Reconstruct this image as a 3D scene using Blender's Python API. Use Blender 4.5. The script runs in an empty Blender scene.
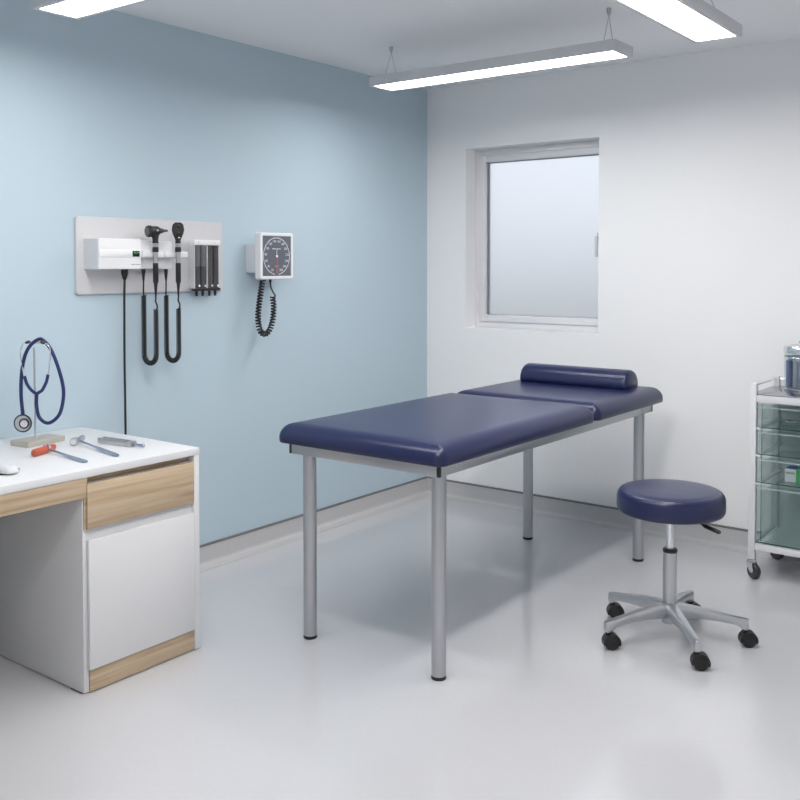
import bpy, bmesh, math, random
from mathutils import Vector, Matrix
random.seed(7)
PI = math.pi
S = bpy.context.scene
COL = S.collection

# ------------------------------------------------------------------ materials
def mat(name, color, rough=.5, metal=0., bump=0., bscale=60., var=0., vscale=8., coat=0., spec=.5, stretch=(1, 1, 1), **kw):
    m = bpy.data.materials.new(name); m.use_nodes = True
    nt = m.node_tree; b = nt.nodes['Principled BSDF']
    b.inputs['Base Color'].default_value = (*color, 1)
    b.inputs['Roughness'].default_value = rough
    b.inputs['Metallic'].default_value = metal
    b.inputs['Specular IOR Level'].default_value = spec
    if coat: b.inputs['Coat Weight'].default_value = coat; b.inputs['Coat Roughness'].default_value = .12
    for k, v in kw.items(): b.inputs[k].default_value = v
    if bump or var:
        tc = nt.nodes.new('ShaderNodeTexCoord')
        mp = nt.nodes.new('ShaderNodeMapping'); mp.inputs['Scale'].default_value = stretch
        nt.links.new(tc.outputs['Object'], mp.inputs['Vector'])
    if var:
        n = nt.nodes.new('ShaderNodeTexNoise'); n.inputs['Scale'].default_value = vscale; n.inputs['Detail'].default_value = 4
        nt.links.new(mp.outputs['Vector'], n.inputs['Vector'])
        r = nt.nodes.new('ShaderNodeValToRGB')
        r.color_ramp.elements[0].position = .3; r.color_ramp.elements[1].position = .7
        r.color_ramp.elements[0].color = (*[c * (1 - var) for c in color], 1)
        r.color_ramp.elements[1].color = (*[min(1, c * (1 + var)) for c in color], 1)
        nt.links.new(n.outputs['Fac'], r.inputs['Fac']); nt.links.new(r.outputs['Color'], b.inputs['Base Color'])
    if bump:
        n = nt.nodes.new('ShaderNodeTexNoise'); n.inputs['Scale'].default_value = bscale; n.inputs['Detail'].default_value = 3
        nt.links.new(mp.outputs['Vector'], n.inputs['Vector'])
        bp = nt.nodes.new('ShaderNodeBump'); bp.inputs['Strength'].default_value = bump; bp.inputs['Distance'].default_value = .002
        nt.links.new(n.outputs['Fac'], bp.inputs['Height']); nt.links.new(bp.outputs['Normal'], b.inputs['Normal'])
    return m

def emit(name, color, strength):
    m = mat(name, color, .6)
    b = m.node_tree.nodes['Principled BSDF']
    b.inputs['Emission Color'].default_value = (*color, 1); b.inputs['Emission Strength'].default_value = strength
    return m

def sheet_glass(name, tint, refl=.06, rough=.03, shine=(.9, .95, .95)):
    """clear tinted acrylic / glass sheet: transmits tinted light and mirrors the room by fresnel"""
    m = bpy.data.materials.new(name); m.use_nodes = True
    nt = m.node_tree; nt.nodes.clear()
    o = nt.nodes.new('ShaderNodeOutputMaterial'); mx = nt.nodes.new('ShaderNodeMixShader')
    t = nt.nodes.new('ShaderNodeBsdfTransparent'); t.inputs['Color'].default_value = (*tint, 1)
    g = nt.nodes.new('ShaderNodeBsdfGlossy'); g.inputs['Roughness'].default_value = rough; g.inputs['Color'].default_value = (*shine, 1)
    f = nt.nodes.new('ShaderNodeFresnel'); f.inputs['IOR'].default_value = 1.48
    ge = nt.nodes.new('ShaderNodeNewGeometry'); iv = nt.nodes.new('ShaderNodeMath'); iv.operation = 'SUBTRACT'; iv.inputs[0].default_value = 1
    mu = nt.nodes.new('ShaderNodeMath'); mu.operation = 'MULTIPLY'
    nt.links.new(ge.outputs['Backfacing'], iv.inputs[1]); nt.links.new(iv.outputs[0], mu.inputs[0]); nt.links.new(f.outputs[0], mu.inputs[1])
    nt.links.new(mu.outputs[0], mx.inputs[0]); nt.links.new(t.outputs[0], mx.inputs[1]); nt.links.new(g.outputs[0], mx.inputs[2])
    nt.links.new(mx.outputs[0], o.inputs['Surface'])
    return m

def wood(name, axis):
    m = bpy.data.materials.new(name); m.use_nodes = True
    nt = m.node_tree; b = nt.nodes['Principled BSDF']; b.inputs['Roughness'].default_value = .16
    tc = nt.nodes.new('ShaderNodeTexCoord'); mp = nt.nodes.new('ShaderNodeMapping')
    sc = [1., 1., 1.]
    for i in range(3): sc[i] = 1.1 if i == axis else 26.
    mp.inputs['Scale'].default_value = sc
    nt.links.new(tc.outputs['Object'], mp.inputs['Vector'])
    n = nt.nodes.new('ShaderNodeTexNoise'); n.inputs['Scale'].default_value = 1.6; n.inputs['Detail'].default_value = 6; n.inputs['Distortion'].default_value = .6
    nt.links.new(mp.outputs['Vector'], n.inputs['Vector'])
    r = nt.nodes.new('ShaderNodeValToRGB')
    r.color_ramp.elements[0].position = .32; r.color_ramp.elements[1].position = .68
    r.color_ramp.elements[0].color = (.40, .29, .185, 1); r.color_ramp.elements[1].color = (.58, .46, .325, 1)
    e = r.color_ramp.elements.new(.5); e.color = (.52, .395, .265, 1)
    nt.links.new(n.outputs['Fac'], r.inputs['Fac']); nt.links.new(r.outputs['Color'], b.inputs['Base Color'])
    return m

M = dict(
    white_wall=mat('white wall paint', (.88, .88, .885), .6, bump=.05, bscale=180),
    blue_wall=mat('pale blue wall paint', (.48, .595, .665), .6, bump=.05, bscale=180),
    ceiling=mat('white ceiling paint', (.87, .87, .88), .8),
    floor=mat('light grey epoxy floor', (.57, .57, .59), .12, spec=.75, var=.012, vscale=60, bump=.008, bscale=60),
    cove=mat('grey vinyl cove', (.53, .525, .53), .24, var=.03, vscale=120),
    cap=mat('dark grey cap bead', (.16, .16, .165), .5),
    white_lam=mat('white laminate', (.71, .71, .72), .38, bump=.02, bscale=300),
    grey_lam=mat('pale grey laminate', (.66, .66, .68), .45),
    wood_y=wood('pale oak veneer', 1),
    white_plastic=mat('white plastic', (.80, .80, .81), .35),
    pale_plastic=mat('pale grey plastic', (.66, .665, .69), .4),
    panel=mat('light grey mounting panel', (.60, .595, .61), .45, bump=.06, bscale=250),
    black_plastic=mat('black plastic', (.012, .012, .013), .38),
    black_rubber=mat('black rubber', (.009, .009, .010), .5),
    dark_plastic=mat('charcoal plastic', (.035, .035, .038), .35),
    smoke=mat('smoky dark plastic', (.06, .06, .065), .25),
    smoke2=mat('smoky pale plastic', (.12, .12, .125), .25),
    navy=mat('navy blue vinyl upholstery', (.011, .0165, .067), .31, bump=.06, bscale=220, spec=.5),
    navy_tube=mat('navy rubber tube', (.014, .022, .11), .35),
    powder=mat('silver powder coated steel', (.46, .47, .49), .32, metal=.75),
    alu=mat('satin aluminium', (.54, .55, .57), .29, metal=.92),
    chrome=mat('chrome', (.75, .76, .78), .14, metal=1.),
    steel=mat('brushed steel', (.60, .61, .63), .28, metal=1., bump=.06, bscale=40, stretch=(1, 30, 1)),
    tray=mat('dull stainless steel', (.36, .365, .38), .22, metal=1., bump=.05, bscale=40, stretch=(1, 30, 1)),
    bluesteel=mat('blue grey steel', (.36, .43, .54), .25, metal=.9),
    nickel=mat('brushed nickel', (.56, .51, .45), .4, metal=.6),
    white_coat=mat('white powder coat', (.72, .72, .74), .35),
    red=mat('orange red rubber', (.50, .10, .05), .45),
    dial=mat('slate grey dial', (.115, .125, .155), .4),
    ink=mat('white dial print', (.85, .86, .88), .5),
    inkgrey=mat('grey print', (.30, .30, .31), .5),
    needle=mat('red needle', (.55, .13, .13), .4),
    lcd=mat('black display', (.008, .012, .010), .15),
    lcd_on=emit('green display segments', (.05, .40, .12), .22),
    lamp_white=mat('white lamp housing', (.64, .64, .66), .4),
    led=emit('LED diffuser', (1., .985, .97), 25.),
    wire=mat('steel wire', (.45, .46, .48), .35, metal=.7),
    frame=mat('white window frame', (.74, .74, .76), .3),
    gasket=mat('dark gasket', (.26, .27, .29), .6),
    acrylic=sheet_glass('green tinted acrylic', (.89, .918, .912), .05),
    acrylic_edge=mat('dark green acrylic edge', (.03, .075, .07), .15),
    acrylic_lip=mat('frosted acrylic lip', (.42, .50, .49), .2),
    clear=sheet_glass('clear glass', (.93, .95, .96), .05),
    green=mat('green card', (.12, .48, .20), .5),
    cardwhite=mat('white card', (.80, .82, .83), .5),
    cardblue=mat('blue card', (.04, .10, .30), .5),
    insert=mat('blue wrap', (.13, .17, .30), .5),
    lawn=mat('lawn', (.20, .215, .205), .9, var=.2, vscale=2),
)

def frosted():
    m = bpy.data.materials.new('frosted glass'); m.use_nodes = True
    nt = m.node_tree; b = nt.nodes['Principled BSDF']
    b.inputs['Base Color'].default_value = (.97, .985, 1, 1)
    b.inputs['Roughness'].default_value = .5
    b.inputs['Transmission Weight'].default_value = 1
    b.inputs['IOR'].default_value = 1.3
    return m
M['frosted'] = frosted()

# ------------------------------------------------------------------ mesh helpers
ORG = {}
def at(o):
    """world position of the thing an object belongs to"""
    while o is not None:
        if o.name in ORG: return ORG[o.name]
        o = o.parent
    return Vector((0, 0, 0))

def obj(name, bm, m, parent=None, smooth=True, angle=35, kind=None, origin=None):
    bmesh.ops.recalc_face_normals(bm, faces=bm.faces)
    off = at(parent) if parent else Vector(origin or (0, 0, 0))
    if off.length: bmesh.ops.translate(bm, verts=bm.verts, vec=-off)
    me = bpy.data.meshes.new(name); bm.to_mesh(me); bm.free()
    ms = m if isinstance(m, (list, tuple)) else [m]
    for k in ms: me.materials.append(M[k])
    if smooth:
        me.polygons.foreach_set('use_smooth', [True] * len(me.polygons))
        me.set_sharp_from_angle(angle=math.radians(angle))
    o = bpy.data.objects.new(name, me); COL.objects.link(o)
    if parent: o.parent = parent
    else:
        o.location = off; ORG[o.name] = Vector(off)
    if kind: o['kind'] = kind
    return o

def tag(o, label, cat, group=None):
    o['label'] = label; o['category'] = cat
    if group: o['group'] = group
    return o

def thing(name, loc, label, cat, group=None):
    o = bpy.data.objects.new(name, None); COL.objects.link(o)
    o.location = loc; o.empty_display_size = .1; ORG[o.name] = Vector(loc)
    return tag(o, label, cat, group)

def B(): return bmesh.new()

def box(bm, x0, x1, y0, y1, z0, z1, bev=0., seg=2, mi=0):
    vs = [bm.verts.new((x, y, z)) for x in (x0, x1) for y in (y0, y1) for z in (z0, z1)]
    F = [(0, 1, 3, 2), (4, 6, 7, 5), (0, 4, 5, 1), (2, 3, 7, 6), (0, 2, 6, 4), (1, 5, 7, 3)]
    fs = [bm.faces.new([vs[i] for i in f]) for f in F]
    for f in fs: f.material_index = mi
    if bev:
        es = list({e for f in fs for e in f.edges})
        r = bmesh.ops.bevel(bm, geom=es, offset=bev, segments=seg, profile=.5, affect='EDGES', clamp_overlap=True)
        for f in r['faces']: f.material_index = mi
    return bm

def frame_axes(axis):
    a = Vector(axis).normalized()
    t = Vector((0, 0, 1)) if abs(a.z) < .9 else Vector((1, 0, 0))
    u = t.cross(a).normalized(); v = a.cross(u)
    return a, u, v

def lathe(bm, prof, org=(0, 0, 0), axis=(0, 0, 1), seg=32, caps=True, mi=0, sq=None):
    """prof: (radius, height) pairs along axis"""
    a, u, v = frame_axes(axis); o = Vector(org); rings = []
    for r, h in prof:
        rr = max(r, 1e-4)
        rings.append([bm.verts.new(o + a * h + (u * math.cos(t) + v * math.sin(t) * (sq or 1)) * rr) for t in [2 * PI * i / seg for i in range(seg)]])
    for p, q in zip(rings, rings[1:]):
        for i in range(seg):
            j = (i + 1) % seg
            f = bm.faces.new((p[i], p[j], q[j], q[i])); f.material_index = mi
    if caps:
        f = bm.faces.new(rings[0][::-1]); f.material_index = mi
        f = bm.faces.new(rings[-1]); f.material_index = mi
    return bm

def tube(bm, pts, r, seg=10, caps=True, mi=0, closed=False):
    P = [Vector(p) for p in pts]; n = len(P)
    R = r if isinstance(r, (list, tuple)) else [r] * n
    T = []
    for i in range(n):
        d = (P[min(i + 1, n - 1)] - P[max(i - 1, 0)])
        T.append(d.normalized())
    _, u, _ = frame_axes(T[0]); rings = []
    for i in range(n):
        u = (u - T[i] * u.dot(T[i])).normalized(); v = T[i].cross(u)
        rings.append([bm.verts.new(P[i] + (u * math.cos(t) + v * math.sin(t)) * R[i]) for t in [2 * PI * k / seg for k in range(seg)]])
    for p, q in zip(rings, rings[1:]):
        for i in range(seg):
            j = (i + 1) % seg
            f = bm.faces.new((p[i], p[j], q[j], q[i])); f.material_index = mi
    if caps:
        f = bm.faces.new(rings[0][::-1]); f.material_index = mi
        f = bm.faces.new(rings[-1]); f.material_index = mi
    return bm

def spline(ctrl, n=8):
    """Catmull-Rom through the control points"""
    C = [Vector(c) for c in ctrl]; C = [C[0] * 2 - C[1]] + C + [C[-1] * 2 - C[-2]]; out = []
    for i in range(1, len(C) - 2):
        for k in range(n):
            t = k / n; a, b, c, d = C[i - 1], C[i], C[i + 1], C[i + 2]
            out.append(.5 * ((2 * b) + (c - a) * t + (2 * a - 5 * b + 4 * c - d) * t * t + (3 * b - a - 3 * c + d) * t ** 3))
    out.append(C[-2]); return out

def resample(P, step):
    out = [P[0].copy()]; acc = 0.
    for a, b in zip(P, P[1:]):
        L = (b - a).length
        if L < 1e-9: continue
        s = step - acc
        while s <= L:
            out.append(a.lerp(b, s / L)); s += step
        acc = (acc + L) % step if L >= 0 else acc
    return out

def coil(bm, path, R, r, pitch, per=10, seg=6, ref=(0, 1, 0)):
    P = resample(path, pitch(0) / per if callable(pitch) else pitch / per)
    pts = []; n = len(P)
    T0 = (P[1] - P[0]).normalized(); u = Vector(ref); u = (u - T0 * u.dot(T0)).normalized()
    for i, p in enumerate(P):
        T = (P[min(i + 1, n - 1)] - P[max(i - 1, 0)]).normalized()
        u = (u - T * u.dot(T)).normalized(); v = T.cross(u)
        a = 2 * PI * i / per
        pts.append(p + (u * math.cos(a) + v * math.sin(a)) * R)
    return tube(bm, pts, r, seg)

def rrect(x0, x1, y0, y1, rc, n=6):
    out = []
    for cx, cy, a0 in ((x1 - rc, y1 - rc, 0), (x0 + rc, y1 - rc, 90), (x0 + rc, y0 + rc, 180), (x1 - rc, y0 + rc, 270)):
        for k in range(n + 1):
            t = math.radians(a0 + 90 * k / n); out.append((cx + rc * math.cos(t), cy + rc * math.sin(t)))
    return out

def loft(bm, x0, x1, y0, y1, rc, levels, n=6, mp=lambda a, b, c: (a, b, c), mi=0, topmi=None):
    """levels: (height, inset) for stacked rounded rectangles; mp maps (a,b,height) to xyz"""
    rings = []
    for h, ins in levels:
        r = max(.0008, rc - ins)
        rings.append([bm.verts.new(mp(a, b, h)) for a, b in rrect(x0 + ins, x1 - ins, y0 + ins, y1 - ins, r, n)])
    k = len(rings[0])
    for p, q in zip(rings, rings[1:]):
        for i in range(k):
            j = (i + 1) % k
            f = bm.faces.new((p[i], p[j], q[j], q[i])); f.material_index = mi
    f = bm.faces.new(rings[0][::-1]); f.material_index = mi
    f = bm.faces.new(rings[-1]); f.material_index = mi if topmi is None else topmi
    return bm

def round_levels(z0, z1, rb, rt, n=6):
    L = []
    for k in range(n + 1):
        t = PI / 2 * k / n
        if rb: L.append((z0 + rb * (1 - math.sin(t)) if False else z0 + rb * (1 - math.cos(t)), rb * (1 - math.sin(t))))
    if not rb: L.append((z0, 0))
    for k in range(n + 1):
        t = PI / 2 * k / n
        L.append((z1 - rt + rt * math.sin(t), rt * (1 - math.cos(t))))
    return L

toX = lambda a, b, c: (c, a, b)        # plan in y-z, height along +x (things on the left wall)

FONT = None
def text_mesh(bm, s, org, size, right, up, depth=.0006, mi=0):
    cu = bpy.data.curves.new('tmp', 'FONT'); cu.body = s; cu.size = size; cu.align_x = 'CENTER'; cu.align_y = 'CENTER'; cu.resolution_u = 2
    o = bpy.data.objects.new('tmp', cu); COL.objects.link(o)
    dg = bpy.context.evaluated_depsgraph_get(); me = bpy.data.meshes.new_from_object(o.evaluated_get(dg))
    R = Vector(right).normalized(); U = Vector(up).normalized(); O = Vector(org)
    vm = [bm.verts.new(O + R * v.co.x + U * v.co.y) for v in me.vertices]
    for p in me.polygons:
        try:
            f = bm.faces.new([vm[i] for i in p.vertices]); f.material_index = mi
        except ValueError: pass
    bpy.data.objects.remove(o); bpy.data.curves.remove(cu); bpy.data.meshes.remove(me)
    return bm

# ------------------------------------------------------------------ the room
H = 2.478; RX = 4.0; FY = -5.3; WT = .26
WX0, WX1, WZ0, WZ1 = .281, 1.142, 1.031, 2.097
bm = B(); box(bm, -WT, RX + WT, FY - WT, WT, -.2, 0); obj('floor', bm, 'floor', smooth=False, kind='structure')
bm = B(); box(bm, -WT, RX + WT, FY - WT, WT, H, H + .2); obj('ceiling', bm, 'ceiling', smooth=False, kind='structure')
bm = B(); box(bm, -WT, 0, FY - WT, WT, 0, H); obj('wall_left', bm, 'blue_wall', smooth=False, kind='structure')
bm = B(); box(bm, RX, RX + WT, FY - WT, WT, 0, H); obj('wall_right', bm, 'white_wall', smooth=False, kind='structure')
bm = B(); box(bm, 0, RX, FY - WT, FY, 0, H); obj('wall_front', bm, 'white_wall', smooth=False, kind='structure')
bm = B()
xs = [0, WX0, WX1, RX]; zs = [0, WZ0, WZ1, H]
def wall_with_hole(bm, xs, zs, y0, y1):
    V = {(i, j, k): bm.verts.new((xs[i], (y0, y1)[k], zs[j])) for i in range(4) for j in range(4) for k in range(2)}
    for i in range(3):
        for j in range(3):
            if (i, j) == (1, 1): continue
            for k in range(2): bm.faces.new((V[i, j, k], V[i + 1, j, k], V[i + 1, j + 1, k], V[i, j + 1, k]))
    for (a, b) in (((1, 1), (2, 1)), ((2, 1), (2, 2)), ((2, 2), (1, 2)), ((1, 2), (1, 1))):
        bm.faces.new((V[(*a, 0)], V[(*b, 0)], V[(*b, 1)], V[(*a, 1)]))
    for i in range(3):
        bm.faces.new((V[i, 0, 0], V[i + 1, 0, 0], V[i + 1, 0, 1], V[i, 0, 1])); bm.faces.new((V[i, 3, 0], V[i + 1, 3, 0], V[i + 1, 3, 1], V[i, 3, 1]))
        bm.faces.new((V[0, i, 0], V[0, i + 1, 0], V[0, i + 1, 1], V[0, i, 1])); bm.faces.new((V[3, i, 0], V[3, i + 1, 0], V[3, i + 1, 1], V[3, i, 1]))
wall_with_hole(bm, xs, zs, 0, WT)
obj('wall_back', bm, 'white_wall', smooth=False, kind='structure')

# coved skirting: upright face, curved foot, dark bead on top
def cove_profile():
    P = [(0, .090), (.010, .090), (.010, .022)]
    for k in range(1, 9):
        t = PI / 2 * k / 8; P.append((.010 + .018 * (1 - math.cos(t)), .022 - .018 * math.sin(t)))
    P += [(.075, .0018), (.075, 0), (0, 0)]
    return P
def strip(prof, pts):
    bm = B(); A = [bm.verts.new(pts(0, d, z)) for d, z in prof]; C = [bm.verts.new(pts(1, d, z)) for d, z in prof]
    n = len(prof)
    for i in range(n):
        j = (i + 1) % n; bm.faces.new((A[i], A[j], C[j], C[i]))
    bm.faces.new(A); bm.faces.new(C[::-1]); return bm
cp = cove_profile(); bead = [(0, .0905), (.012, .0905), (.012, .097), (.009, .099), (0, .099)]
runs = (('baseboard_left', lambda e, d, z: (d, (FY, 0)[e] - (d if e else 0), z)),
        ('baseboard_back', lambda e, d, z: ((0, RX)[e] + (d if not e else -d), -d, z)),
        ('baseboard_right', lambda e, d, z: (RX - d, (FY, 0)[e] - (d if e else 0), z)))
for nm, f in runs:
    o = obj(nm, strip(cp, f), 'cove', kind='structure')
    obj('cap_bead', strip(bead, f), 'cap', o)

FX1 = WX1 + .034                                      # the frame runs a little behind the right reveal
# window_1: white frame, tilt sash, frosted pane, handle on the right stile
w = bpy.data.objects.new('window_1', None); COL.objects.link(w); w.location = ((WX0 + WX1) / 2, .12, WZ0); ORG['window_1'] = Vector(w.location); w['kind'] = 'structure'
def rect_frame(bm, x0, x1, z0, z1, t, y0, y1, bev=.003):
    box(bm, x0, x0 + t, y0, y1, z0, z1, bev); box(bm, x1 - t, x1, y0, y1, z0, z1, bev)
    box(bm, x0 + t - .002, x1 - t + .002, y0 + .0003, y1, z0, z0 + t, bev); box(bm, x0 + t - .002, x1 - t + .002, y0 + .0003, y1, z1 - t, z1, bev)
bm = B(); rect_frame(bm, WX0, FX1, WZ0, WZ1, .036, .107, .175); obj('window_frame', bm, 'frame', w)
bm = B(); rect_frame(bm, WX0 + .037, FX1 - .037, WZ0 + .037, WZ1 - .037, .041, .097, .16, .005); obj('sash', bm, 'frame', w)
bm = B(); rect_frame(bm, WX0 + .076, FX1 - .076, WZ0 + .076, WZ1 - .076, .004, .117, .150, 0); obj('gasket', bm, 'gasket', w, smooth=False)
bm = B(); box(bm, WX0 + .078, FX1 - .078, .132, .140, WZ0 + .078, WZ1 - .078); obj('glass_pane', bm, 'frosted', w, smooth=False)
bm = B()
hx = 1.101; hz = 1.555
box(bm, hx - .012, hx + .012, .088, .097, hz - .03, hz + .03, .003); lathe(bm, [(.009, 0), (.009, .03)], (hx, .095, hz), (0, -1, 0), 16)
box(bm, hx - .009, hx + .009, .055, .068, hz - .105, hz + .012, .004)
obj('window_handle', bm, 'pale_plastic', w)
# ground outside, seen only through the frosted pane
bm = B(); box(bm, -30, 34, 1.0, 60, -.6, -.5); obj('ground', bm, 'lawn', smooth=False, kind='structure')

# ------------------------------------------------------------------ suspended LED lamps
def lamp(name, x0, x1, y0, y1, z0, label, along):
    h = .045
    t = thing(name, ((x0 + x1) / 2, (y0 + y1) / 2, z0), label, 'ceiling lamp', 'suspended LED panels')
    bm = B()
    # open-bottomed housing: four sides, a lid and a narrow lip round the light opening
    e = .018
    box(bm, x0, x1, y0, y0 + e, z0, z0 + h, .0015); box(bm, x0, x1, y1 - e, y1, z0, z0 + h, .0015)
    box(bm, x0, x0 + e, y0 + e - .001, y1 - e + .001, z0, z0 + h - .0005, .0015); box(bm, x1 - e, x1, y0 + e - .001, y1 - e + .001, z0, z0 + h - .0005, .0015)
    box(bm, x0 + e - .001, x1 - e + .001, y0 + e - .001, y1 - e + .001, z0 + .012, z0 + h - .001)
    obj('lamp_housing', bm, 'lamp_white', t)
    bm = B(); box(bm, x0 + e, x1 - e, y0 + e, y1 - e, z0 + .004, z0 + .011); obj('diffuser', bm, 'led', t, smooth=False)
    cx, cy = (x0 + x1) / 2, (y0 + y1) / 2
    for s in (-1, 1):
        if along == 'x': mx, my = cx + s * ((x1 - x0) / 2 - .07), cy; d = (0, .05)
        else: mx, my = cx, cy + s * ((y1 - y0) / 2 - .13); d = (.05, 0)
        bm = B(); lathe(bm, [(.0095, H - .0005), (.0095, H - .016), (.006, H - .024), (.003, H - .032)], (mx, my, 0), seg=16); m = obj('ceiling_mount', bm, 'wire', t)
        for q in (-1, 1):
            bm = B(); tube(bm, [(mx, my, H - .03), (mx + q * d[0], my + q * d[1], z0 + h - .002)], .0013, 6); obj('wire', bm, 'wire', m)
lamp('pendant_lamp', .455, 1.745, -1.125, -.945, 2.28, 'long suspended LED panel hanging level near the window wall, both end wires in view', 'x')
lamp('pendant_lamp', .42, 1.75, -2.903, -2.722, 2.28, 'suspended LED panel cut by the top left of the picture, over the desk', 'x')
lamp('pendant_lamp', 2.04, 2.226, -4.40, -1.037, 2.28, 'suspended LED panel at top right, running towards the viewer at right angles to the others', 'y')  # unseen run towards the viewer is lengthened to even out the room light

# ------------------------------------------------------------------ desk
DX, TOPZ = .740, .742
DR, PL, DL = -2.451, -2.933, -4.35
t = thing('desk', (.37, -2.7, 0), 'white desk with oak drawer fronts and white cupboard door against the blue wall', 'desk')
bm = B(); box(bm, .004, DX, DL, DR, .717, TOPZ, .0012); obj('desktop', bm, 'white_lam', t)
bm = B(); box(bm, .045, DX - .002, DR - .0245, DR - .001, .004, .7165, .0012); obj('side_panel', bm, 'white_lam', t)
bm = B(); box(bm, .045, DX - .014, PL, PL + .019, .004, .7165, .0012); obj('side_panel', bm, 'white_lam', t)
bm = B(); box(bm, .045, DX - .002, DL + .001, DL + .028, .004, .7165, .0012); obj('side_panel', bm, 'white_lam', t)
bm = B(); box(bm, .05, DX - .016, PL + .0195, DR - .0255, .078, .6925); obj('carcass', bm, 'white_lam', t, smooth=False)
bm = B(); box(bm, DX - .042, DX - .038, PL + .0195, DR - .0255, .693, .7165); box(bm, DX - .0139, DX - .009, PL + .003, PL + .0102, .545, .7165); obj('recess_strip', bm, 'wood_y', t, smooth=False)
bm = B(); box(bm, DX - .0135, DX, PL + .0105, DR - .0265, .545, .694, .0015); obj('drawer_front', bm, 'wood_y', t)
bm = B(); box(bm, DX - .0135, DX, PL + .0145, DR - .0260, .079, .508, .0015); obj('door', bm, 'white_lam', t)
bm = B(); box(bm, DX - .030, DX - .0075, PL + .0195, DR - .0255, .004, .077, .001); obj('plinth', bm, 'wood_y', t)
bm = B(); box(bm, .08, DX - .004, DL + .0285, PL + .013, .650, .7165, .0012); obj('apron_drawer', bm, 'wood_y', t)
for y in (DR - .0145, PL + .0095, DL + .0145):
    for x in (.09, DX - .06):
        bm = B(); box(bm, x - .03, x + .03, y - .009, y + .009, 0, .0042); obj('foot_pad', bm, 'black_rubber', t, smooth=False)

# ------------------------------------------------------------------ stethoscope stand and stethoscope
Z = TOPZ
SR = Vector((.189, -2.767, 0))                       # foot of the rod
t = thing('stethoscope_stand', (.186, -2.757, Z), 'brushed nickel stand with flat base and thin upright on the desk', 'stand')
bm = B()
ca, sa = math.cos(math.radians(7)), math.sin(math.radians(7))
def rotb(a, b, c): return (.191 + a * ca - b * sa, -2.757 + a * sa + b * ca, Z + c)
loft(bm, -.050, .050, -.084, .084, .004, round_levels(0, .019, .002, .003, 3), 3, rotb); obj('base', bm, 'nickel', t)
bm = B(); lathe(bm, [(.008, 0), (.008, .006), (.0045, .012), (.0038, .016), (.0036, .338), (.0036, .340)], (SR.x, SR.y, Z + .019), seg=16); obj('rod', bm, 'steel', t)
ST = 1.119                                            # height of the cross bar
cr, ci = math.cos(.6512), math.sin(.6512)
def pl(a, z, d=0.):                                   # a along the bar, d forward of the rod
    return (SR.x + a * cr + d * ci, SR.y + a * ci - d * cr, z)
STETH = {'main': [(-0.0409, 0.8516, 0.012), (-0.0463, 0.9243, 0.012), (-0.0438, 0.9969, 0.012), (-0.0322, 1.0635, 0.012), (-0.0113, 1.1065, 0.011), (0.0164, 1.1305, 0.002), (0.0371, 1.1265, 0.006), (0.0642, 1.0965, 0.011), (0.0876, 1.0395, 0.01), (0.1075, 0.9662, 0.01), (0.1098, 0.9129, 0.01), (0.0939, 0.8513, 0.01), (0.0545, 0.8196, 0.01), (0.0213, 0.8382, 0.01), (0.0099, 0.883, 0.01), (0.0105, 0.93, 0.01)], 'yl': [(0.0105, 0.9278, 0.01), (-0.0021, 0.9373, 0.0115), (-0.0125, 0.9487, 0.013000000000000001), (-0.0236, 0.9671, 0.0145), (-0.0315, 0.9955, 0.016)], 'yr': [(0.0105, 0.9278, 0.01), (0.0219, 0.9354, 0.0115), (0.033, 0.9431, 0.013000000000000001), (0.0488, 0.973, 0.0145), (0.056, 1.0004, 0.016)], 'el': [(-0.0316, 0.99, 0.016), (-0.0378, 1.0253, 0.016), (-0.0458, 1.0639, 0.016), (-0.0424, 1.0995, 0.016), (-0.0329, 1.1151, 0.016), (-0.024, 1.1191, 0.016)], 'er': [(0.0559, 0.9955, 0.016), (0.0612, 1.0327, 0.016), (0.0649, 1.0661, 0.016), (0.0652, 1.0939, 0.016), (0.0555, 1.1121, 0.016), (0.0444, 1.1173, 0.016)], 'chest': (-0.0396, 0.8194, 0.02)}
bm = B(); tube(bm, [pl(-.034, ST - .001), pl(-.03, ST), pl(.03, ST), pl(.034, ST - .001)], [.003, .0045, .0045, .003], 12); obj('cross_bar', bm, 'nickel', t)

s = thing('stethoscope', (SR.x, SR.y, STETH['chest'][1] ), 'navy blue stethoscope looped over the nickel stand, chest piece hanging left', 'stethoscope')
bm = B(); tube(bm, spline([pl(a, z, d) for a, z, d in STETH['main']], 8), .0066, 12); tube(bm, spline([pl(a, z, d) for a, z, d in STETH['yl']], 8), .0060, 10); tube(bm, spline([pl(a, z, d) for a, z, d in STETH['yr']], 8), .0060, 10)
obj('tubing', bm, 'navy_tube', s)
for k in ('el', 'er'):
    P = spline([pl(a, z, d) for a, z, d in STETH[k]], 8)
    bm = B(); tube(bm, P, .0027, 8); e = obj('ear_tube', bm, 'chrome', s)
    dv = (P[-1] - P[-3]).normalized()
    bm = B(); lathe(bm, [(.002, -.004), (.0045, 0), (.006, .006), (.005, .013), (.002, .017)], P[-1], dv, 14); obj('ear_tip', bm, 'dark_plastic', e)
ca_, cz_ = STETH['chest'][:2]; fw = (ci, -cr, 0)
bm = B(); lathe(bm, [(.0265, -.006), (.031, -.004), (.0325, 0), (.031, .004), (.028, .006)], pl(ca_, cz_, .012), fw, 40, mi=0); c = obj('chest_piece', bm, 'chrome', s)
bm = B(); lathe(bm, [(.0326, .0012), (.0338, .0022), (.0338, .0048), (.0315, .0062), (.029, .0064)], pl(ca_, cz_, .012), fw, 40, caps=False); obj('rim', bm, 'dark_plastic', c)
bm = B(); lathe(bm, [(.0285, .0061), (.0283, .0066), (.001, .0068)], pl(ca_, cz_, .012), fw, 32); obj('diaphragm', bm, 'alu', c)
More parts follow.
